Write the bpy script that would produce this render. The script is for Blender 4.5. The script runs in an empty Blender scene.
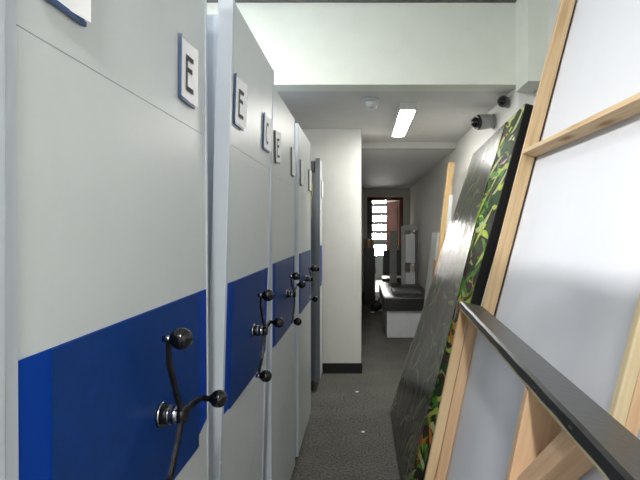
import bpy, bmesh, math, random
from mathutils import Vector, Matrix
random.seed(7)
S = bpy.context.scene
COL = S.collection

# ------------------------------------------------------------------ materials
def new_mat(name):
    m = bpy.data.materials.new(name); m.use_nodes = True
    nt = m.node_tree
    return m, nt, nt.nodes['Principled BSDF']

def coords(nt, kind, scale):
    tc = nt.nodes.new('ShaderNodeTexCoord'); mp = nt.nodes.new('ShaderNodeMapping')
    mp.inputs['Scale'].default_value = scale
    nt.links.new(tc.outputs[kind], mp.inputs['Vector'])
    return mp.outputs['Vector']

def noise(nt, vec, scale, detail=4, rough=.55):
    n = nt.nodes.new('ShaderNodeTexNoise')
    n.inputs['Scale'].default_value = scale; n.inputs['Detail'].default_value = detail
    n.inputs['Roughness'].default_value = rough
    nt.links.new(vec, n.inputs['Vector'])
    return n.outputs['Fac']

def ramp(nt, fac, stops):
    r = nt.nodes.new('ShaderNodeValToRGB')
    e = r.color_ramp.elements
    while len(e) < len(stops): e.new(.5)
    for i, (p, c) in enumerate(stops):
        e[i].position = p; e[i].color = (*c, 1)
    nt.links.new(fac, r.inputs['Fac'])
    return r.outputs['Color']

def bump(nt, fac, bs, strength, dist=.01):
    b = nt.nodes.new('ShaderNodeBump'); b.inputs['Strength'].default_value = strength
    b.inputs['Distance'].default_value = dist
    nt.links.new(fac, b.inputs['Height']); nt.links.new(b.outputs['Normal'], bs.inputs['Normal'])

def mat(name, c, rough=.5, metal=0, var=.06, vscale=8, bstr=0, bscale=300, spec=.5):
    m, nt, bs = new_mat(name)
    v = coords(nt, 'Object', (1, 1, 1))
    f = noise(nt, v, vscale)
    lo = tuple(max(0, x*(1-var)) for x in c); hi = tuple(min(1, x*(1+var)) for x in c)
    nt.links.new(ramp(nt, f, [(.3, lo), (.7, hi)]), bs.inputs['Base Color'])
    bs.inputs['Roughness'].default_value = rough; bs.inputs['Metallic'].default_value = metal
    bs.inputs['Specular IOR Level'].default_value = spec
    if bstr: bump(nt, noise(nt, v, bscale, 2), bs, bstr, .002)
    return m

def wood(name, lo, hi, knots=True):
    m, nt, bs = new_mat(name)
    v = coords(nt, 'UV', (1.6, 38, 1))
    f = noise(nt, v, 1.6, 6, .6)
    c = ramp(nt, f, [(.25, lo), (.5, tuple((a+b)/2 for a, b in zip(lo, hi))), (.75, hi)])
    if knots:
        v2 = coords(nt, 'UV', (2.6, 13, 1))
        vo = nt.nodes.new('ShaderNodeTexVoronoi'); vo.inputs['Scale'].default_value = 1.0
        nt.links.new(v2, vo.inputs['Vector'])
        k = ramp(nt, vo.outputs['Distance'], [(.0, (.30, .12, .06)), (.09, (.50, .30, .18)), (.20, (.9, .84, .78)), (.3, (1, 1, 1))])
        mx = nt.nodes.new('ShaderNodeMix'); mx.data_type = 'RGBA'; mx.blend_type = 'MULTIPLY'
        mx.inputs['Factor'].default_value = .9
        nt.links.new(c, mx.inputs['A']); nt.links.new(k, mx.inputs['B'])
        c = mx.outputs['Result']
    nt.links.new(c, bs.inputs['Base Color'])
    bs.inputs['Roughness'].default_value = .6
    bump(nt, f, bs, .15, .002)
    return m

def emit(name, c, s):
    m, nt, bs = new_mat(name)
    bs.inputs['Base Color'].default_value = (.8, .8, .8, 1)
    bs.inputs['Emission Color'].default_value = (*c, 1)
    bs.inputs['Emission Strength'].default_value = s
    return m

M = {}
M['wall'] = mat('wall_paint', (.80, .80, .76), .75, var=.02, bstr=.1, bscale=120)
M['beam'] = mat('beam_paint', (.82, .85, .76), .75, var=.02)
M['ceil'] = mat('ceiling_paint', (.70, .70, .69), .85, var=.03)
M['cornice_shadow'] = mat('cornice_shadow', (.16, .16, .15), .6)
M['black_base'] = mat('black_baseboard', (.012, .012, .014), .45)
M['unit'] = mat('shelf_grey_enamel', (.57, .61, .61), .36, var=.02, bstr=.14, bscale=420)
M['unit_edge'] = mat('shelf_edge_enamel', (.50, .55, .60), .38, var=.02)
M['unit_side'] = mat('shelf_side_enamel', (.46, .52, .60), .5, var=.03)
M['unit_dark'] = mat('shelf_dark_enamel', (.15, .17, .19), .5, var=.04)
M['blue'] = mat('blue_band', (.0005, .04, .30), .45, var=.05, spec=.1)
M['film_blue'] = mat('blue_film', (.001, .034, .18), .33, var=.12, vscale=30, bstr=.12, bscale=500, spec=.18)
M['card_blue'] = mat('holder_blue', (.03, .075, .20), .4)
M['card'] = mat('white_card', (.86, .87, .88), .5, var=.01)
M['ink'] = mat('dark_ink', (.03, .03, .035), .6)
M['black_gloss'] = mat('black_bakelite', (.004, .004, .005), .09, spec=.45)
M['black_metal'] = mat('black_enamel_steel', (.008, .008, .009), .25, spec=.35)
M['chrome'] = mat('dull_chrome', (.35, .36, .38), .22, metal=1)
M['pine'] = wood('pine', (.56, .37, .18), (.80, .61, .37))
M['pine_b'] = wood('pine_pinkish', (.56, .34, .18), (.78, .56, .36))
M['pine_pale'] = wood('pine_pale', (.58, .46, .26), (.76, .65, .42), False)
M['pine_old'] = wood('pine_yellow', (.46, .31, .13), (.60, .44, .22))
M['pine_dark'] = wood('pine_dark', (.20, .13, .06), (.32, .21, .10), False)
M['canvas'] = mat('white_canvas', (.78, .79, .83), .85, var=.015, vscale=3, bstr=.08, bscale=600)
M['canvas_black'] = mat('black_wrapped_canvas', (.010, .011, .011), .36, bstr=.25, bscale=60)
M['black_pl'] = mat('black_plastic', (.015, .016, .017), .35)
M['dark_grey'] = mat('dark_grey_board', (.10, .105, .11), .5)
M['grey_board'] = mat('grey_board', (.34, .36, .35), .6)
M['pale_box'] = mat('pale_laminate', (.62, .64, .66), .45)
M['brown_wood'] = wood('red_brown_door', (.10, .025, .02), (.20, .055, .04), False)
M['frame_green'] = mat('grey_green_frame', (.12, .14, .13), .5)
M['cardboard'] = mat('cardboard', (.24, .15, .09), .8)
M['tile'] = mat('pale_tile', (.6, .58, .55), .25)
M['paper'] = mat('paper', (.85, .85, .85), .8)
M['lamp'] = emit('lamp_tube', (1, .97, .92), 30)
M['lamp_room'] = emit('room_tube', (1, .99, .97), 84)
M['lamp_case'] = mat('lamp_case', (.75, .75, .73), .4)
M['sky'] = emit('daylight', (1, .95, .91), 45)
M['carton_grey'] = mat('camera_housing', (.33, .34, .34), .45)
M['brass'] = mat('cable_yellow', (.45, .38, .15), .5)

def carpet():
    m, nt, bs = new_mat('carpet')
    v = coords(nt, 'Object', (1, 1, 1))
    f = noise(nt, v, 62, 4, .85); g = noise(nt, v, 3, 4)
    c1 = ramp(nt, f, [(.34, (.04, .039, .034)), (.66, (.215, .21, .19))])
    c2 = ramp(nt, g, [(.3, (.82, .82, .82)), (.7, (1.08, 1.08, 1.08))])
    mx = nt.nodes.new('ShaderNodeMix'); mx.data_type = 'RGBA'; mx.blend_type = 'MULTIPLY'
    mx.inputs['Factor'].default_value = 1
    nt.links.new(c1, mx.inputs['A']); nt.links.new(c2, mx.inputs['B'])
    nt.links.new(mx.outputs['Result'], bs.inputs['Base Color'])
    bs.inputs['Roughness'].default_value = .95; bs.inputs['Specular IOR Level'].default_value = .1
    bump(nt, f, bs, .5, .006)
    return m
M['carpet'] = carpet()

def print_ground():
    m, nt, bs = new_mat('printed_foliage_ground')
    v = coords(nt, 'UV', (1, 1, 1))
    f = noise(nt, v, 9, 6, .7)
    nt.links.new(ramp(nt, f, [(.3, (.008, .008, .006)), (.48, (.025, .022, .014)), (.6, (.04, .07, .018)),
                              (.72, (.09, .11, .04))]), bs.inputs['Base Color'])
    bs.inputs['Roughness'].default_value = .6; bs.inputs['Specular IOR Level'].default_value = .08
    return m
M['print'] = print_ground()
for nm, c in (('leaf_green', (.08, .26, .03)), ('leaf_lime', (.42, .52, .08)), ('leaf_orange', (.55, .20, .03)),
              ('leaf_plum', (.07, .025, .03)), ('leaf_pale', (.45, .50, .22)), ('leaf_deep', (.02, .07, .015)),
              ('leaf_pink', (.50, .33, .36))):
    M[nm] = mat(nm, c, .6, var=.3, vscale=40, spec=.08)

def film():
    m, nt, bs = new_mat('clear_plastic_wrap')
    out = nt.nodes['Material Output']; nt.nodes.remove(bs)
    v = coords(nt, 'UV', (34, 1.6, 1))
    f = noise(nt, v, 1.3, 5, .65)
    v2 = coords(nt, 'UV', (5, 4, 1)); f2 = noise(nt, v2, 2.2, 4)
    add = nt.nodes.new('ShaderNodeMath'); add.operation = 'ADD'
    nt.links.new(f, add.inputs[0]); nt.links.new(f2, add.inputs[1])
    b = nt.nodes.new('ShaderNodeBump'); b.inputs['Strength'].default_value = .22; b.inputs['Distance'].default_value = .004
    nt.links.new(add.outputs[0], b.inputs['Height'])
    gl = nt.nodes.new('ShaderNodeBsdfGlossy'); gl.inputs['Roughness'].default_value = .2
    gl.inputs['Color'].default_value = (.95, .95, .95, 1)
    nt.links.new(b.outputs['Normal'], gl.inputs['Normal'])
    tr = nt.nodes.new('ShaderNodeBsdfTransparent'); tr.inputs['Color'].default_value = (.9, .9, .9, 1)
    df = nt.nodes.new('ShaderNodeBsdfDiffuse'); df.inputs['Color'].default_value = (.5, .5, .47, 1)
    streak = nt.nodes.new('ShaderNodeMapRange')
    streak.inputs['From Min'].default_value = .45; streak.inputs['From Max'].default_value = .75
    streak.inputs['To Min'].default_value = .0; streak.inputs['To Max'].default_value = .16
    nt.links.new(f, streak.inputs['Value'])
    m1 = nt.nodes.new('ShaderNodeMixShader')
    nt.links.new(streak.outputs[0], m1.inputs['Fac'])
    nt.links.new(tr.outputs[0], m1.inputs[1]); nt.links.new(df.outputs[0], m1.inputs[2])
    fr = nt.nodes.new('ShaderNodeFresnel'); fr.inputs['IOR'].default_value = 1.45
    m2 = nt.nodes.new('ShaderNodeMixShader')
    nt.links.new(fr.outputs[0], m2.inputs['Fac'])
    nt.links.new(m1.outputs[0], m2.inputs[1]); nt.links.new(gl.outputs[0], m2.inputs[2])
    nt.links.new(m2.outputs[0], out.inputs['Surface'])
    return m
M['film'] = film()

# ------------------------------------------------------------------ mesh helpers
class MB:
    """collects shapes into one mesh object"""
    def __init__(s): s.bm = bmesh.new(); s.mats = []; s.uv = s.bm.loops.layers.uv.new('UVMap')
    def mi(s, m):
        if m not in s.mats: s.mats.append(m)
        return s.mats.index(m)
    def face(s, vs, m, uvs=None, smooth=False):
        try: f = s.bm.faces.new(vs)
        except ValueError: return
        f.material_index = s.mi(m); f.smooth = smooth
        if uvs:
            for l, u in zip(f.loops, uvs): l[s.uv].uv = u
        return f
    def hexa(s, p, m, uvf=None):
        """8 corners: four of the bottom ring then four of the top ring"""
        v = [s.bm.verts.new(q) for q in p]
        for idx in ((3, 2, 1, 0), (4, 5, 6, 7), (0, 1, 5, 4), (1, 2, 6, 5), (2, 3, 7, 6), (3, 0, 4, 7)):
            s.face([v[i] for i in idx], m, [uvf(i) for i in idx] if uvf else None)
        return s
    def box(s, a, b, m):
        x0, y0, z0 = a; x1, y1, z1 = b
        x0, x1 = min(x0, x1), max(x0, x1); y0, y1 = min(y0, y1), max(y0, y1); z0, z1 = min(z0, z1), max(z0, z1)
        P = [(x0, y0, z0), (x1, y0, z0), (x1, y1, z0), (x0, y1, z0), (x0, y0, z1), (x1, y0, z1), (x1, y1, z1), (x0, y1, z1)]
        L = (x1-x0, y1-y0, z1-z0); ax = L.index(max(L)); o = [i for i in (0, 1, 2) if i != ax]
        return s.hexa(P, m, lambda i: (P[i][ax], P[i][o[0]]+P[i][o[1]]))
    def tube(s, pts, r, m, n=12, cap=True):
        pts = [Vector(p) for p in pts]
        rs = r if isinstance(r, (list, tuple)) else [r]*len(pts)
        rings = []
        for i, p in enumerate(pts):
            t = (pts[min(i+1, len(pts)-1)]-pts[max(i-1, 0)]).normalized()
            u = t.cross(Vector((0, 0, 1)) if abs(t.z) < .9 else Vector((1, 0, 0))).normalized(); w = t.cross(u)
            rings.append([s.bm.verts.new(p+(u*math.cos(2*math.pi*k/n)+w*math.sin(2*math.pi*k/n))*rs[i]) for k in range(n)])
        for a, b in zip(rings, rings[1:]):
            for k in range(n): s.face([a[k], a[(k+1) % n], b[(k+1) % n], b[k]], m, None, True)
        if cap: s.face(rings[0][::-1], m); s.face(rings[-1], m)
        return s
    def ball(s, c, r, m, n=20):
        d = bmesh.ops.create_uvsphere(s.bm, u_segments=n, v_segments=n//2, radius=r, matrix=Matrix.Translation(c))
        k = s.mi(m)
        for v in d['verts']:
            for f in v.link_faces: f.material_index = k; f.smooth = True
        return s
    def prism(s, poly, w0, w1, fn, m, grain=(1, 0)):
        """polygon in panel (a, b) coordinates extruded from w0 to w1, placed by fn(a, b, w)"""
        lo = [s.bm.verts.new(fn(a, b, w0)) for a, b in poly]; hi = [s.bm.verts.new(fn(a, b, w1)) for a, b in poly]
        g = Vector(grain).normalized(); off = random.random()*9
        U = lambda i, w: (poly[i][0]*g.x+poly[i][1]*g.y+off, -poly[i][0]*g.y+poly[i][1]*g.x+w+off)
        n = len(poly)
        s.face(lo[::-1], m, [U(i, w0) for i in range(n)][::-1]); s.face(hi, m, [U(i, w1) for i in range(n)])
        for i in range(n):
            j = (i+1) % n
            s.face([lo[i], lo[j], hi[j], hi[i]], m, [U(i, w0), U(j, w0), U(j, w1), U(i, w1)])
        return s
    def build(s, name, parent=None, bevel=0, origin=None):
        bmesh.ops.recalc_face_normals(s.bm, faces=s.bm.faces[:])
        if origin is not None: bmesh.ops.translate(s.bm, verts=s.bm.verts[:], vec=-Vector(origin))
        me = bpy.data.meshes.new(name); s.bm.to_mesh(me); s.bm.free()
        for m in s.mats: me.materials.append(m)
        o = bpy.data.objects.new(name, me); COL.objects.link(o)
        if parent: o.parent = parent
        if origin is not None: o.location = origin
        if bevel:
            b = o.modifiers.new('bevel', 'BEVEL'); b.width = bevel; b.segments = 2; b.limit_method = 'ANGLE'
        return o

def tag(o, label=None, cat=None, group=None, kind=None):
    if label: o['label'] = label
    if cat: o['category'] = cat
    if group: o['group'] = group
    if kind: o['kind'] = kind
    return o

def thing(name, loc, label, cat, group=None):
    o = bpy.data.objects.new(name, None); COL.objects.link(o); o.location = loc
    o.empty_display_size = .1
    return tag(o, label, cat, group)

def struct(name, boxes, m):
    b = MB()
    for a, c in boxes: b.box(a, c, m)
    return tag(b.build(name), kind='structure')

# ------------------------------------------------------------------ the room (X to the right, Y along the aisle, Z up)
struct('floor', [((-3.2, -3.2, -.1), (1.4, 12.0, 0))], M['carpet'])
struct('floor_beyond', [((-1.2, 12.0, -.1), (2.2, 14.9, -.004))], M['tile'])
struct('ceiling', [((-3.2, -3.2, 3.16), (1.4, 3.6, 3.26))], M['ceil'])
struct('ceiling_corridor', [((-3.2, 3.78, 2.54), (1.3, 6.05, 2.64)), ((-.2, 6.05, 2.468), (1.3, 12.0, 2.568))], M['ceil'])
struct('trim_1', [((-3.2, 3.6, 2.54), (1.3, 3.78, 3.13))], M['beam'])
struct('trim_shadow', [((-3.2, 3.575, 3.135), (1.1, 3.78, 3.16))], M['cornice_shadow'])  # dark strip standing in for the shadow in the cornice groove above the beam
struct('trim_3', [((-.02, 6.0, 2.468), (1.12, 6.08, 2.54))], M['ceil'])
struct('trim_4', [((1.10, 3.33, 2.486), (1.235, 3.6, 3.16))], M['beam'])
struct('wall_right', [((1.235, -3.2, 0), (1.4, 3.6, 3.16)), ((1.12, 3.6, 0), (1.4, 12.0, 2.57))], M['wall'])
struct('wall_left', [((-3.3, -3.2, 0), (-3.2, 5.2, 3.16))], M['wall'])
struct('wall_front', [((-3.2, -3.3, 0), (1.4, -3.2, 3.16))], M['wall'])
struct('wall_back', [((-3.2, 5.2, 0), (-.02, 5.45, 2.6)), ((-.2, 5.45, 0), (-.02, 12.0, 2.57))], M['wall'])
struct('baseboard_left', [((-.43, 5.188, 0), (-.02, 5.2, .105)), ((-.02, 5.188, 0), (-.008, 12.0, .105))], M['black_base'])
struct('wall_end', [((-.02, 12.0, 0), (.10, 12.15, 2.57)), ((.96, 12.0, 0), (1.12, 12.15, 2.57)),
                    ((.10, 12.0, 2.26), (.96, 12.15, 2.57))], M['wall'])
# room beyond the far doorway
struct('wall_beyond', [((-1.2, 14.8, 0), (.15, 14.9, 2.7)), ((.72, 14.8, 0), (2.2, 14.9, 2.7)), ((.15, 14.8, 2.35), (.72, 14.9, 2.7)),
                       ((-1.3, 12.15, 0), (-1.2, 14.9, 2.7)), ((2.2, 12.15, 0), (2.3, 14.9, 2.7))], M['wall'])
struct('ceiling_beyond', [((-1.3, 12.15, 2.7), (2.3, 14.9, 2.8))], M['ceil'])
w = struct('window_1', [((.15, 14.86, 1.15), (.72, 14.88, 2.35)), ((.15, 14.86, .72), (.72, 14.88, 1.02))], M['sky'])
struct('door_2', [((.15, 14.84, 1.02), (.72, 14.9, 1.15)), ((.15, 14.84, 0), (.72, 14.9, .72))], M['frame_green'])
b = MB()
for k in range(5): b.box((.15, 14.78, 2.16-k*.265), (.72, 14.84, 2.26-k*.265), M['frame_green'])
for x in (.15, .68): b.box((x, 14.77, 0), (x+.04, 14.83, 2.35), M['frame_green'])
b.build('window_bars', w)
b = MB()
b.box((.10, 11.95, 0), (.23, 12.0, 2.24), M['frame_green']).box((.10, 11.95, 2.18), (.96, 12.0, 2.26), M['brown_wood'])
b.box((.90, 11.95, 0), (.96, 12.0, 2.24), M['brown_wood'])
d = tag(b.build('door_1'), kind='structure')
b = MB()
P0, P1 = Vector((.90, 12.0, .02)), Vector((.62, 12.74, .02)); tdir = (P1-P0).normalized(); nrm = Vector((-tdir.y, tdir.x, 0))
for u0, u1, z0, z1, w0, w1 in ((0, 1, .02, 2.16, 0, .03), (.12, .88, .2, .9, -.012, .04), (.12, .88, 1.05, 2.02, -.012, .04)):
    q = [P0.lerp(P1, u) for u in (u0, u1)]
    c = [q[0]+nrm*w0, q[1]+nrm*w0, q[1]+nrm*w1, q[0]+nrm*w1]
    b.hexa([v+Vector((0, 0, z0)) for v in c]+[v+Vector((0, 0, z1)) for v in c], M['brown_wood'], lambda i: (i*.3, i*.1))
lf = b.build('door_leaf', d)
b = MB(); q = P0.lerp(P1, .93)
b.tube([q+nrm*.03+Vector((0, 0, 1.0)), q+nrm*.08+Vector((0, 0, 1.0)), q+nrm*.08-tdir*.1+Vector((0, 0, 1.0))], .011, M['chrome'])
b.build('door_handle', lf)

# ------------------------------------------------------------------ lamps
def tube_lamp(name, x0, x1, y0, y1, zt, tube_m, label, group=None):
    t = thing(name, ((x0+x1)/2, (y0+y1)/2, zt), label, 'ceiling light', group)
    cx, hx, hy = 0, (x1-x0)/2, (y1-y0)/2
    b = MB().box((-hx, -hy, -.03), (hx, hy, 0), M['lamp_case'])
    for sx in (-1, 1): b.box((sx*hx, -hy+.03, -.05), (sx*(hx-.006), hy-.03, -.03), M['lamp_case'])
    b.build('housing', t)
    b = MB(); n = 8; rows = []; w_ = hx-.008
    for y in (-hy+.035, hy-.035):
        rows.append([b.bm.verts.new((w_*(2*k/n-1), y, -.050-.010*(1-(2*k/n-1)**2))) for k in range(n+1)])
    for k in range(n): b.face([rows[0][k], rows[0][k+1], rows[1][k+1], rows[1][k]], tube_m, None, True)
    b.build('diffuser', t)
    for s in (-1, 1):
        y = s*hy
        MB().box((-hx, min(y, y-s*.033), -.056), (hx, max(y, y-s*.033), -.0301), M['lamp_case']).build('end_cap', t, .003)
tube_lamp('ceiling_light', .305, .445, 4.12, 5.36, 2.54, M['lamp'], 'lit white fluorescent batten on the lowered corridor ceiling')
for x, y, lb in ((-1.64, 2.1, 'lit fluorescent batten on the high ceiling nearest the pale beam'),
                 (-1.78, -1.3, 'lit fluorescent batten on the high ceiling at the left, behind the viewer'),
                 (-.05, -1.3, 'lit fluorescent batten on the high ceiling over the aisle')):
    tube_lamp('ceiling_light', x-.08, x+.08, y-.65, y+.65, 3.16, M['lamp_room'], lb, 'fluorescent battens on the high ceiling')

# smoke detector
t = thing('smoke_detector', (.065, 4.0, 2.54), 'round white smoke detector on the lowered corridor ceiling', 'smoke detector')
MB().tube([(0, 0, 0), (0, 0, -.018)], .062, M['pale_box'], 24).build('base', t)
MB().tube([(0, 0, -.018), (0, 0, -.045), (0, 0, -.075), (0, 0, -.085)], [.05, .052, .044, .02], M['pale_box'], 24).build('sensor_head', t)

# cctv cameras on the right wall
def cctv(loc, dirv, L, r, label):
    t = thing('security_camera', loc, label, 'camera', 'security cameras high on the right wall')
    dv = Vector(dirv).normalized()
    MB().tube([(0, 0, 0), (-.02, 0, 0)], r*.95, M['carton_grey'], 20).build('mount_plate', t)
    st = Vector((-.02, 0, 0))
    MB().tube([st, st+dv*L*.35, st+dv*L], [r*.85, r*.95, r*1.0], M['carton_grey'], 20).build('housing', t)
    e = st+dv*L
    MB().tube([e, e+dv*.02], [r*.98, r*.9], M['black_pl'], 20).build('front_ring', t)
    MB().ball(e+dv*.018, r*.7, M['black_gloss']).build('lens', t)
cctv((1.12, 4.27, 2.42), (-.9, -.25, -.12), .13, .066, 'grey bullet security camera on the wall just left of the plastic-wrapped panel top')
cctv((1.12, 3.85, 2.475), (-.55, -.8, -.1), .06, .045, 'small dark round security camera at the top corner of the jungle print panel')

# ------------------------------------------------------------------ mobile shelving units
H, GR, GR2, BT, BB, PL = 2.15, 1.742, .63, 1.344, .968, .10
def hand_wheel(unit, y, z, phase, Rk):
    b = MB()
    b.tube([(0, 0, 0), (.006, 0, 0)], .024, M['chrome'], 24).tube([(.006, 0, 0), (.018, 0, 0)], .018, M['black_metal'], 24)
    b.tube([(.018, 0, 0), (.021, 0, 0)], .0195, M['chrome'], 24).tube([(.021, 0, 0), (.040, 0, 0)], .0175, M['chrome'], 24)
    b.tube([(.040, 0, 0), (.052, 0, 0)], [.019, .015], M['black_metal'], 24)
    hub = b.build('hand_wheel', unit); hub.location = (.004, y, z)
    for k in range(3):
        a = math.radians(phase+120*k); d = Vector((0, math.cos(a), math.sin(a))); s = Vector((0, -d.z, d.y))
        b = MB()
        pts = [(.045, 0, 0), (.044, .30, .010), (.043, .62, .013), (.040, .74, .010), (.042, 1.0, 0)]
        rings = []
        for x, q, o in pts:
            p = Vector((x, 0, 0))+d*Rk*q+s*o
            rings.append([b.bm.verts.new(p+s*i*.0064+Vector((j*.0034, 0, 0))) for i, j in ((-1, -1), (1, -1), (1, 1), (-1, 1))])
        for r0, r1 in zip(rings, rings[1:]):
            for i in range(4): b.face([r0[i], r0[(i+1) % 4], r1[(i+1) % 4], r1[i]], M['black_metal'])
        b.face(rings[0], M['black_metal']); b.face(rings[-1], M['black_metal'])
        e = Vector((.042, 0, 0))+d*Rk
        b.tube([e-Vector((.010, 0, 0)), e+Vector((.008, 0, 0))], .0065, M['chrome'], 12)
        b.build('arm', hub)
        MB().tube([e+Vector((.004, 0, 0)), e+Vector((.010, 0, 0))], .010, M['black_gloss'], 14).ball(e+Vector((.024, 0, 0)), .0205, M['black_gloss'], 24).build('knob', hub)

def label_holder(unit, y, z, w=.105, h=.14, letter=None, tilt=0, tray=True):
    b = MB()
    hm = M['card_blue'] if tray else M['dark_grey']
    b.box((.001, 0, 0), (.003, w, h), hm)
    b.box((.003, 0, 0), (.006, w, .007), hm).box((.003, 0, 0), (.006, .003, h), hm)
    o = b.build('label_holder', unit); o.location = (.002, y, z); o.rotation_euler = (math.radians(tilt), 0, 0)
    b = MB(); x = .0045; n = 6; g = []
    for i in range(n+1):
        u = i/n; bend = .008*(u**3)
        g.append([b.bm.verts.new((x+bend, .004+u*(w-.004), q)) for q in (.006, h-.003)])
    for i in range(n): b.face([g[i][0], g[i+1][0], g[i+1][1], g[i][1]], M['card'], None, True)
    def quad(y0, y1, z0, z1):
        P = []
        for yy, zz in ((y0, z0), (y1, z0), (y1, z1), (y0, z1)):
            P.append(b.bm.verts.new((x+.0012+.008*(max(0, yy-.004)/(w-.004))**3, yy, zz)))
        b.face(P, M['ink'])
    if letter == 'E':
        for q in ((.034*w/.105, .046*w/.105, .03, h-.035), (.034*w/.105, .08*w/.105, h-.045, h-.034), (.034*w/.105, .074*w/.105, h*.5, h*.5+.011), (.034*w/.105, .08*w/.105, .028, .039)):
            quad(*q)
    if letter == 'C':
        cy, cz, ro, ri = w*.55, h*.5, .042, .031; n = 18
        for i in range(n):
            a0 = math.radians(50+260*i/n); a1 = math.radians(50+260*(i+1)/n)
            P = [b.bm.verts.new((x+.0022, cy+r*.75*math.cos(a), cz+r*math.sin(a))) for r, a in ((ro, a0), (ro, a1), (ri, a1), (ri, a0))]
            b.face(P, M['ink'])
    b.build('card', o)

def shelf_unit(x, y, W, label, lean=0, body_top=2.11, wheel=None, side='unit_side', edge='unit_edge'):
    t = thing('mobile_shelf', (x, y, 0), label, 'shelf unit', 'row of mobile shelving units')
    # body on a low carriage
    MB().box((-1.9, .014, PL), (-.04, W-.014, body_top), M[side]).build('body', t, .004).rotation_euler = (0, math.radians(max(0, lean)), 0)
    MB().box((-1.88, .05, 0), (-.07, W-.05, PL), M['black_base']).build('carriage', t)
    p = bpy.data.objects.new('end_panel', None)
    b = MB(); T = .04; e = .022
    b.box((-T, .0005, PL), (-.0012, W-.0005, H), M[edge])
    for z0, z1 in ((PL, GR2-.001), (GR2+.001, GR-.001), (GR+.001, H)): b.box((-.0012, e+.001, z0), (0, W-e*.5-.001, z1), M['unit'])
    pan = b.build('end_panel', t); pan.rotation_euler = (0, math.radians(lean), 0)
    MB().box((-T, 0, PL-.004), (.003, e, H+.002), M[edge]).build('edge_strip', pan, .002)
    MB().box((-T, W-e*.5, PL-.004), (.003, W, H+.002), M['unit_edge']).build('edge_strip', pan, .002)
    # deep blue band, cut on the slant at both ends, with a duller film over its middle
    fn = lambda a, bb, ww: (ww, a, bb)
    y0, y1 = e+.002, W-e*.5-.002
    MB().prism([(y0, BB), (y1-.069, BB), (y1-.066, BB+.020), (y1, BB+.040), (y1, BT), (y0, BT)], -.001, .0015, fn, M['blue']).build('blue_band', pan)
    MB().prism([(y0+.060, BB-.004), (y1-.068, BB-.004), (y1-.068, BT-.001), (y0+.060, BT-.001)], .001, .0035, fn, M['film_blue']).build('band_film', pan)
    if wheel: hand_wheel(pan, *wheel)
    return t, pan

u0, p0 = shelf_unit(-.403, -.175, .735, 'grey shelf unit cut off by the left border, before the one with the big wheel')
u1, p1 = shelf_unit(-.402, .568, .745, 'grey shelf unit at the left with the largest blue band and knobbed hand wheel', -.3, wheel=(.428, 1.13, -9, .177))
label_holder(p1, .062, 1.795, .10, .14, None)
label_holder(p1, .540, 1.791, .094, .145, 'E', -2)
u2, p2 = shelf_unit(-.427, 1.405, .65, 'second grey shelf unit from the left, leaning proud, with two cards and a hand wheel', 1.6, wheel=(.367, 1.141, 0, .158))
label_holder(p2, .035, 1.805, .11, .145, 'E')
label_holder(p2, .455, 1.800, .115, .135, 'C')
u3, p3 = shelf_unit(-.405, 2.20, .76, 'third grey shelf unit along the aisle, with a crooked white card hanging', 0, wheel=(.404, 1.161, 14, .142))
label_holder(p3, .085, 1.80, .11, .15, 'E', 6, False)
label_holder(p3, .60, 1.80, .085, .16, None, 0, False)
u4, p4 = shelf_unit(-.40, 3.08, .73, 'fourth grey shelf unit along the aisle, last with a hand wheel', 0, wheel=(.37, 1.156, 25, .14))
label_holder(p4, .08, 1.78, .085, .16, None, 0, False)
label_holder(p4, .58, 1.78, .085, .16, None, 0, False)
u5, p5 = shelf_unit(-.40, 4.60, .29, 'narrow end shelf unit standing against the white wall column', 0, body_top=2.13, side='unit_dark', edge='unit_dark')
label_holder(p5, .16, 1.80, .085, .16, None, 0, False)
MB().box((-.10, -.012, 2.03), (-.05, .014, 2.12), M['black_pl']).build('junction_box', u5)
MB().tube([(-.07, .008, 2.03), (-.075, .004, 1.95), (-.06, .006, 1.86), (-.08, .008, 1.76), (-.07, .008, 1.6)], .005, M['brass'], 8).build('cable', u5)

# ------------------------------------------------------------------ leaning framed canvases on the right
def patch(nb, nt, fb, ft, W, Hh):
    nb, nt, fb, ft = map(Vector, (nb, nt, fb, ft))
    n = (fb-nb).cross(nt-nb).normalized()
    if n.x > 0: n = -n
    def fn(a, b, w):
        u, v = a/W, b/Hh
        return (nb*(1-u)+fb*u)*(1-v)+(nt*(1-u)+ft*u)*v+n*w
    return fn
def rect(a0, a1, b0, b1): return [(a0, b0), (a1, b0), (a1, b1), (a0, b1)]
def at_root(t, b, name, parent=None, bevel=0):
    o = b.build(name, parent or t, bevel)
    o.matrix_parent_inverse = Matrix.Translation(-Vector(t.location))
    return o
def leaf_child(t, b, name, bevel=0): return at_root(t, b, name, None, bevel)

# panel A : tall canvas seen from behind
kA = .26; zA = 2.40; hA = 3.0
def pA(y, h): return (.665+kA*(h-1.5), y, h)
y0A = .55; WA = zA-y0A; HA = hA*math.hypot(1, kA)
fA = patch(pA(y0A, 0), pA(y0A, hA), pA(zA, 0), pA(zA, hA), WA, HA)
t = thing('framed_canvas', pA((y0A+zA)/2, 0), 'tallest white canvas on a pine frame, seen from the back, at the right edge', 'canvas panel', 'framed canvases leaning along the right')
TA = .062; sA = math.hypot(1, kA)
def hb(h): return h*sA
bars = []
def stile(t, fn, a0, a1, b0, b1, T, m1, m2, name='stile'):
    s = MB().prism(rect(a0, a1, b0, b1), -T*.48, 0, fn, m1, (0, 1)); o = leaf_child(t, s, name, .0015)
    s = MB().prism(rect(a0, a1-.001, b0, b1), -T, -T*.5, fn, m2, (0, 1)); leaf_child(t, s, name, .0015)
stile_far = MB().prism(rect(WA-.022, WA, 0, HA), -TA, 0, fA, M['pine'], (0, 1)); leaf_child(t, stile_far, 'stile', .0015)
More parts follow.
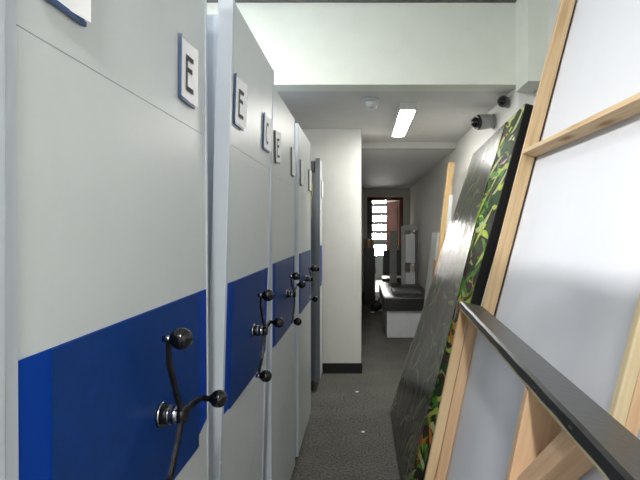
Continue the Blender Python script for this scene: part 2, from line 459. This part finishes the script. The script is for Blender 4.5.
aN = 1.135-y0A
stile(t, fA, aN-.024, aN, 0.023, HA-.023, TA, M['pine_pale'], M['pine_b'])
leaf_child(t, MB().prism(rect(0, .022, 0, HA), -TA, 0, fA, M['pine'], (0, 1)), 'stile', .0015)
leaf_child(t, MB().prism(rect(.023, WA-.023, hb(1.868)-.011, hb(1.868)+.011), -TA, 0, fA, M['pine'], (1, 0)), 'crossbar', .0015)
leaf_child(t, MB().prism(rect(.023, aN-.025, 0, .022), -TA, 0, fA, M['pine'], (1, 0)), 'rail', .0015)
leaf_child(t, MB().prism(rect(aN+.001, WA-.023, 0, .022), -TA, 0, fA, M['pine'], (1, 0)), 'rail', .0015)
leaf_child(t, MB().prism(rect(.023, WA-.023, HA-.022, HA), -TA, 0, fA, M['pine'], (1, 0)), 'rail', .0015)
b = MB(); nu, nv = 46, 70; g = []
def wobble(a, bb):
    u, v = a/WA, bb/HA
    e = math.sin(math.pi*u)*math.sin(math.pi*min(1, max(0, v)))
    q = bb+.28*a
    return e*(.007*math.exp(-((q-1.62)/.07)**2)-.010*math.exp(-((q-1.48)/.09)**2)+.004*math.sin(bb*4+a*2)+.004*math.exp(-((q-1.30)/.06)**2))
for i in range(nu+1):
    g.append([b.bm.verts.new(fA(WA*i/nu, HA*j/nv, -TA-.012+wobble(WA*i/nu, HA*j/nv))) for j in range(nv+1)])
for i in range(nu):
    for j in range(nv): b.face([g[i][j], g[i+1][j], g[i+1][j+1], g[i][j+1]], M['canvas'], None, True)
c = leaf_child(t, b, 'canvas_back')
so = c.modifiers.new('thick', 'SOLIDIFY'); so.thickness = .003; so.offset = -1
b = MB().prism(rect(WA+.0005, WA+.004, 0, HA), -TA-.02, -.004, fA, M['canvas_black'], (0, 1))
o = leaf_child(t, b, 'canvas_edge'); o['label'] = 'black wrapped canvas edge'

# panel B : low canvas in front, black wrapped top edge
zB, yB0 = 1.65, .26
def lB(y): return .323-(.066/1.164)*(zB-y)
hB = 1.256; kB = .21
def pB(y, h): return (lB(y)-kB*(hB-h), y, h)
WB = (zB-yB0)*math.hypot(1, .0567); HB = hB*math.hypot(1, kB)
fB = patch(pB(yB0, 0), pB(yB0, hB), pB(zB, 0), pB(zB, hB), WB, HB)
t = thing('framed_canvas', pB((yB0+zB)/2, 0), 'low canvas in front at lower right, pine frame with black wrapped top edge', 'canvas panel', 'framed canvases leaning along the right')
TB = .066; s = .020
leaf_child(t, MB().prism(rect(WB-s, WB, 0, HB-s-.001), -TB*.47, 0, fB, M['pine'], (0, 1)), 'stile', .0015)
leaf_child(t, MB().prism(rect(WB-s-.002, WB-.001, 0, HB-s-.001), -TB, -TB*.49, fB, M['pine_b'], (0, 1)), 'stile', .0015)
leaf_child(t, MB().prism(rect(0, s, 0, HB-s-.001), -TB, 0, fB, M['pine'], (0, 1)), 'stile', .0015)
aM = .585
leaf_child(t, MB().prism(rect(aM-s, aM, s+.001, HB-s-.001), -TB, 0, fB, M['pine_b'], (0, 1)), 'stile', .0015)
leaf_child(t, MB().prism(rect(0, WB, HB-s, HB), -TB, 0, fB, M['pine_pale'], (1, 0)), 'rail', .0015)
leaf_child(t, MB().prism(rect(s+.001, WB-s-.004, 0, s), -TB, 0, fB, M['pine'], (1, 0)), 'rail', .0015)
br = [(aM-s-.001, HB-.215), (aM-s-.001, HB-.165), (aM-s-.145, HB-s-.001), (aM-s-.195, HB-s-.001)]
leaf_child(t, MB().prism(br, -TB+.01, -.012, fB, M['pine_b'], (-1, 1)), 'corner_brace', .0015)
gq = [(WB-s-.003, .52), (WB-s-.003, .60), (WB-s-.05, .52)]
b = MB(); nu, nv = 24, 24; g = []
for i in range(nu+1):
    g.append([b.bm.verts.new(fB(WB*i/nu, HB*j/nv, -TB-.003+.003*math.sin(i*.4)*math.sin(math.pi*j/nv))) for j in range(nv+1)])
for i in range(nu):
    for j in range(nv): b.face([g[i][j], g[i+1][j], g[i+1][j+1], g[i][j+1]], M['canvas'], None, True)
c = leaf_child(t, b, 'canvas_back')
so = c.modifiers.new('thick', 'SOLIDIFY'); so.thickness = .003; so.offset = -1
# wrapped black canvas: over the top, a lip folded onto the back
b = MB(); n = 40
prof = [(-TB-.004, HB-.05), (-TB-.004, HB+.003), (-.003, HB+.004), (.0025, HB+.001), (.0025, HB-.012)]
rows = []
for i in range(n+1):
    a = WB*i/n; dl = .0008*math.sin(i*1.7)+.0006*math.sin(i*.6)
    rows.append([b.bm.verts.new(fB(a, bb+(dl if k == len(prof)-1 else 0), ww+(.0005*math.sin(i*1.1) if k in (2, 3) else 0))) for k, (ww, bb) in enumerate(prof)])
for r0, r1 in zip(rows, rows[1:]):
    for k in range(len(prof)-1): b.face([r0[k], r1[k], r1[k+1], r0[k+1]], M['canvas_black'])
o = leaf_child(t, b, 'canvas_edge'); o['label'] = 'black wrapped canvas over the top edge'
so = o.modifiers.new('thick', 'SOLIDIFY'); so.thickness = .0015; so.offset = 1
for a in (.10, .22, .36, .52, .80, 1.1):
    leaf_child(t, MB().prism(rect(a, a+.012, HB-.006, HB-.0045), .003, .0045, fB, M['chrome']), 'staple')

# panel C : glossy jungle print wrapped in clear plastic, facing the aisle
sc = 1.05
zn, zf = 2.41*sc, 4.1
nt_ = (163/500*zn, zn, 1.5+126/500*zn); nb_ = (.218*sc, zn, 0)
ft_ = (.905, zf, 2.115); fb_ = (.222, zf, 0)
WC = math.dist(nb_, fb_); HC = math.dist(nb_, nt_)
fC = patch(nb_, nt_, fb_, ft_, WC, HC)
t = thing('printed_canvas', ((nb_[0]+fb_[0])/2, (zn+zf)/2, 0), 'glossy jungle foliage print partly wrapped in clear plastic, leaning on the right wall', 'canvas panel')
TC = .056
leaf_child(t, MB().prism(rect(.002, WC-.002, 0, HC), -TC, -.0016, fC, M['canvas_black']), 'stretched_frame', .003)
b = MB(); nu, nv = 20, 24; g = []
for i in range(nu+1): g.append([b.bm.verts.new(fC(WC*i/nu, HC*j/nv, 0)) for j in range(nv+1)])
for i in range(nu):
    for j in range(nv):
        b.face([g[i][j], g[i+1][j], g[i+1][j+1], g[i][j+1]], M['print'],
               [(WC*(i+p)/nu, HC*(j+q)/nv) for p, q in ((0, 0), (1, 0), (1, 1), (0, 1))])
LM = ['leaf_green']*4+['leaf_lime']*4+['leaf_orange']*2+['leaf_plum']*3+['leaf_pale']*3+['leaf_deep']*5+['leaf_pink']
def leaf(a, bb, L, wd, ang, m, lift):
    n = 7; c, s_ = math.cos(ang), math.sin(ang); up, dn = [], []
    bend = random.uniform(-.25, .25)*L
    for i in range(n+1):
        q = i/n; hw = wd*math.sin(math.pi*q)**.8*(1-.45*q); x = L*(q-.5); y = bend*(q-.5)**2*4
        for lst, sg in ((up, 1), (dn, -1)):
            xx, yy = x, y+sg*hw
            A, B = a+xx*c-yy*s_, bb+xx*s_+yy*c
            lst.append(b.bm.verts.new(fC(min(WC-.001, max(.001, A)), min(HC-.001, max(.001, B)), lift)))
    for i in range(n): b.face([dn[i], dn[i+1], up[i+1], up[i]], M[m])
rl = random.Random(11)
for k in range(430):
    edge = k < 190
    a = rl.uniform(0, .5) if edge else rl.uniform(.3, WC)
    bb = rl.uniform(.05, HC)
    hi = bb > 1.15
    pool = LM if edge else ['leaf_deep']*4+['leaf_green']*5+['leaf_pale', 'leaf_lime', 'leaf_plum', 'leaf_pink']
    leaf(a, bb, rl.uniform(.16, .42), rl.uniform(.012, .030), rl.uniform(-.75, .55) if edge else rl.uniform(0, 3.1),
         rl.choice(pool), .0004+.000004*k)
leaf_child(t, b, 'print')
b = MB(); nu, nv = 40, 50; g = []
rf = random.Random(3); ph = [rf.uniform(0, 6) for _ in range(6)]
def fw(i, j):
    x, y = i/nu, j/nv
    return .004+.0022*(math.sin(x*37+ph[0]+2*y)+math.sin(x*61+ph[1]-3*y)*.6+math.sin(x*19+y*9+ph[2])*.7)*.22+.002
for i in range(nu+1):
    g.append([])
    for j in range(nv+1):
        a0 = .15+.27*min(1, j/nv*1.35)+.02*math.sin(j/nv*9+1); a = a0+(WC-a0)*i/nu
        g[-1].append(b.bm.verts.new(fC(a, HC*j/nv, fw(i, j))))
for i in range(nu):
    for j in range(nv):
        b.face([g[i][j], g[i+1][j], g[i+1][j+1], g[i][j+1]], M['film'], [((i+p)/nu, (j+q)/nv) for p, q in ((0, 0), (1, 0), (1, 1), (0, 1))], True)
o = leaf_child(t, b, 'plastic_wrap'); o['label'] = 'clear creased plastic wrap'

# long pine boards leaning on the corridor wall
def plank(y, w, th, base, top, h, m, name, label, cat):
    L = math.hypot(h, top-base)
    f = patch((base, y, 0), (top, y, h), (base, y+w, 0), (top, y+w, h), w, L)
    o = MB().prism(rect(0, w, 0, L), -th, 0, f, m, (0, 1)).build(name, None, .002)
    o.data.transform(Matrix.Translation((-base, -y, 0))); o.location = (base, y, 0)
    return tag(o, label, cat)
plank(5.35, .09, .06, .66, .925, 2.217, M['pine_old'], 'wooden_plank', 'long yellow pine plank leaning on the corridor wall behind the plastic-wrapped print', 'plank')
plank(5.48, .09, .05, .66, .79, 1.16, M['pine_dark'], 'wooden_plank', 'shorter dark brown plank leaning beside the long yellow pine plank', 'plank')
plank(5.10, .12, .02, .73, .90, 1.85, M['pale_box'], 'foam_board', 'narrow white board leaning just right of the long yellow pine plank', 'board')

# ------------------------------------------------------------------ things standing in the far corridor
t = thing('display_bench', (.63, 7.8, 0), 'low white cabinet with a thick black top, along the corridor by the right wall', 'bench')
MB().box((-.30, -.9, 0), (.30, .9, .375), M['pale_box']).build('cabinet', t, .006)
b = MB().box((-.35, -.95, .377), (.34, .95, .56), M['black_pl']); b.build('top', t, .015)
o = MB().box((-.352, -.93, .562), (-.322, .95, .575), M['pale_box']).build('edge_rail', t, .003); o['label'] = 'pale strip along the top edge'
MB().box((-.2, -.6, .562), (.2, -.1, .60), M['dark_grey']).build('tray', t, .006)
t = thing('display_stand', (.74, 8.1, .575), 'grey upright stand with white panels standing on the black bench top', 'display stand')
MB().box((-.14, -.12, 0), (.16, .12, .03), M['dark_grey']).build('base', t, .004)
MB().box((-.12, -.03, .031), (-.06, .03, .97), M['grey_board']).build('post', t, .004)
MB().box((.10, -.03, .031), (.15, .03, .97), M['dark_grey']).build('post', t, .004)
MB().box((-.058, -.05, .38), (.098, .03, .84), M['pale_box']).build('panel', t, .004)
MB().box((-.058, -.05, .035), (.098, .03, .22), M['pale_box']).build('panel', t, .004)
b = MB(); n = 10; r0 = []; r1 = []
for k in range(n+1):
    a = math.pi*k/n; r0.append(b.bm.verts.new((.015+.145*math.cos(a), -.06, .9+.10*math.sin(a)))); r1.append(b.bm.verts.new((.015+.145*math.cos(a), -.032, .9+.10*math.sin(a))))
b.face(r0, M['grey_board']); b.face(r1, M['grey_board'])
for k in range(n): b.face([r0[k], r0[k+1], r1[k+1], r1[k]], M['grey_board'])
b.face([r0[0], r1[0], r1[-1], r0[-1]], M['grey_board'])
b.build('header', t)
t = thing('notice_board', (.56, 9.3, 0), 'narrow grey-green upright board behind the black bench', 'board')
MB().box((-.066, -.02, .05), (.066, .02, 1.46), M['grey_board']).build('board', t, .004)
MB().box((-.12, -.12, 0), (.12, .12, .05), M['dark_grey']).build('foot', t, .006)

t = thing('office_chair', (.60, 10.2, 0), 'dark office chair in front of the far doorway', 'chair')
MB().box((-.22, -.22, .44), (.22, .22, .52), M['black_pl']).build('seat', t, .03)
MB().box((-.20, -.27, .58), (.22, -.21, 1.08), M['dark_grey']).build('backrest', t, .03)
MB().tube([(0, -.2, .48), (0, -.26, .5), (0, -.28, .7)], .02, M['black_metal']).build('back_bar', t)
MB().tube([(0, 0, .08), (0, 0, .44)], .03, M['black_metal']).build('column', t)
for k in range(5):
    a = math.radians(90+72*k)
    lg = MB().tube([(0, 0, .1), (.27*math.cos(a), .27*math.sin(a), .065)], [.025, .015], M['black_metal']).build('leg', t)
    MB().tube([(.27*math.cos(a)-.012, .27*math.sin(a), .03), (.27*math.cos(a)+.012, .27*math.sin(a), .03)], .03, M['black_pl'], 14).build('caster', lg)

t = thing('side_cabinet', (.13, 10.2, 0), 'dark cabinet against the left wall of the corridor, by the doorway', 'cabinet')
MB().box((-.115, -.3, .06), (.10, .3, 1.12), M['black_pl']).build('carcass', t, .006)
MB().box((-.105, -.28, 0), (.09, .28, .059), M['black_base']).build('plinth', t)
for k in range(2):
    dr = MB().box((.101, -.29+.295*k, .09), (.115, .0+.295*k-.005, 1.1), M['dark_grey']).build('door', t, .003)
    MB().tube([(.115, -.04+.08*k, .6), (.13, -.04+.08*k, .6), (.13, -.04+.08*k, .72), (.115, -.04+.08*k, .72)], .005, M['chrome'], 8).build('handle', dr)
t = thing('cardboard_box', (.12, 10.1, 1.12), 'brown cardboard box on top of the dark corridor cabinet', 'box')
MB().box((-.10, -.16, 0), (.10, .16, .17), M['cardboard']).build('carton', t, .004)
MB().box((-.025, -.162, .0), (.025, .162, .173), M['brass']).build('tape', t)
# black bag on the corridor floor
t = thing('carrier_bag', (.25, 9.2, 0), 'small slumped black bag on the carpet beside the bench', 'bag')
b = MB(); b.ball((0, 0, .09), .1, M['black_pl'], 20)
for v in b.bm.verts:
    v.co.x *= 1.0+.25*math.sin(v.co.z*30+v.co.y*20); v.co.z = max(0, v.co.z*1.05)
b.build('sack', t)
b = MB(); b.tube([(-.04, 0, .18), (-.03, 0, .25), (.03, 0, .25), (.04, 0, .18)], .008, M['black_pl'], 8); b.build('carry_loop', t)

# grey boards leaning on the right wall behind panel D
def lean_board(y, w, h, base, top, m, label):
    f = patch((base, y, 0), (top, y, h), (base, y+w, 0), (top, y+w, h), w, math.hypot(h, top-base))
    o = MB().prism(rect(0, w, 0, math.hypot(h, top-base)), -.025, 0, f, m).build('leaning_board', None, .002)
    o.data.transform(Matrix.Translation((-base, -y, 0))); o.location = (base, y, 0)
    tag(o, label, 'board', 'boards leaning in the corridor')
lean_board(5.75, .5, 1.46, .70, .86, M['grey_board'], 'grey board leaning in the corridor, nearest to the yellow pine plank')
lean_board(6.28, .5, 1.38, .80, .93, M['dark_grey'], 'dark grey board leaning in the corridor behind the lighter grey one')
lean_board(5.62, .1, 1.50, .79, .90, M['pale_box'], 'narrow pale board leaning beside the yellow pine plank')

# litter
for x, y, s_, lb in ((-.055, 4.6, .014, 'tiny white paper scrap on the carpet near the column base'),
                     (0.0, 3.69, .012, 'tiny white paper scrap on the carpet in mid aisle, the nearer one'),
                     (.17, 9.0, .04, 'white paper scrap on the carpet beside the black bag')):
    b = MB(); q = [(-s_, -s_*.7), (s_*.8, -s_), (s_, s_*.6), (-.2*s_, s_), (-s_, .3*s_)]
    b.prism(q, 0.001, .006, lambda a, bb, ww: (a, bb, ww), M['paper'])
    o = b.build('paper_scrap'); o.location = (x, y, 0); tag(o, lb, 'paper scrap', 'paper scraps on the carpet')

# ------------------------------------------------------------------ world and camera
wd = bpy.data.worlds.new('world'); S.world = wd; wd.use_nodes = True
wd.node_tree.nodes['Background'].inputs[0].default_value = (.7, .75, .8, 1)
wd.node_tree.nodes['Background'].inputs[1].default_value = .3
cam = bpy.data.cameras.new('camera'); co = bpy.data.objects.new('camera', cam); COL.objects.link(co)
co.location = (0, 0, 1.5); co.rotation_euler = (math.pi/2, 0, 0)
cam.sensor_width = 36; cam.lens = 500*36/640
cam.shift_x = -43/640; cam.shift_y = -11/640
cam.clip_start = .02
S.camera = co
S.view_settings.view_transform = 'Standard'; S.view_settings.look = 'None'
S.view_settings.gamma = 1; S.view_settings.exposure = 0.95
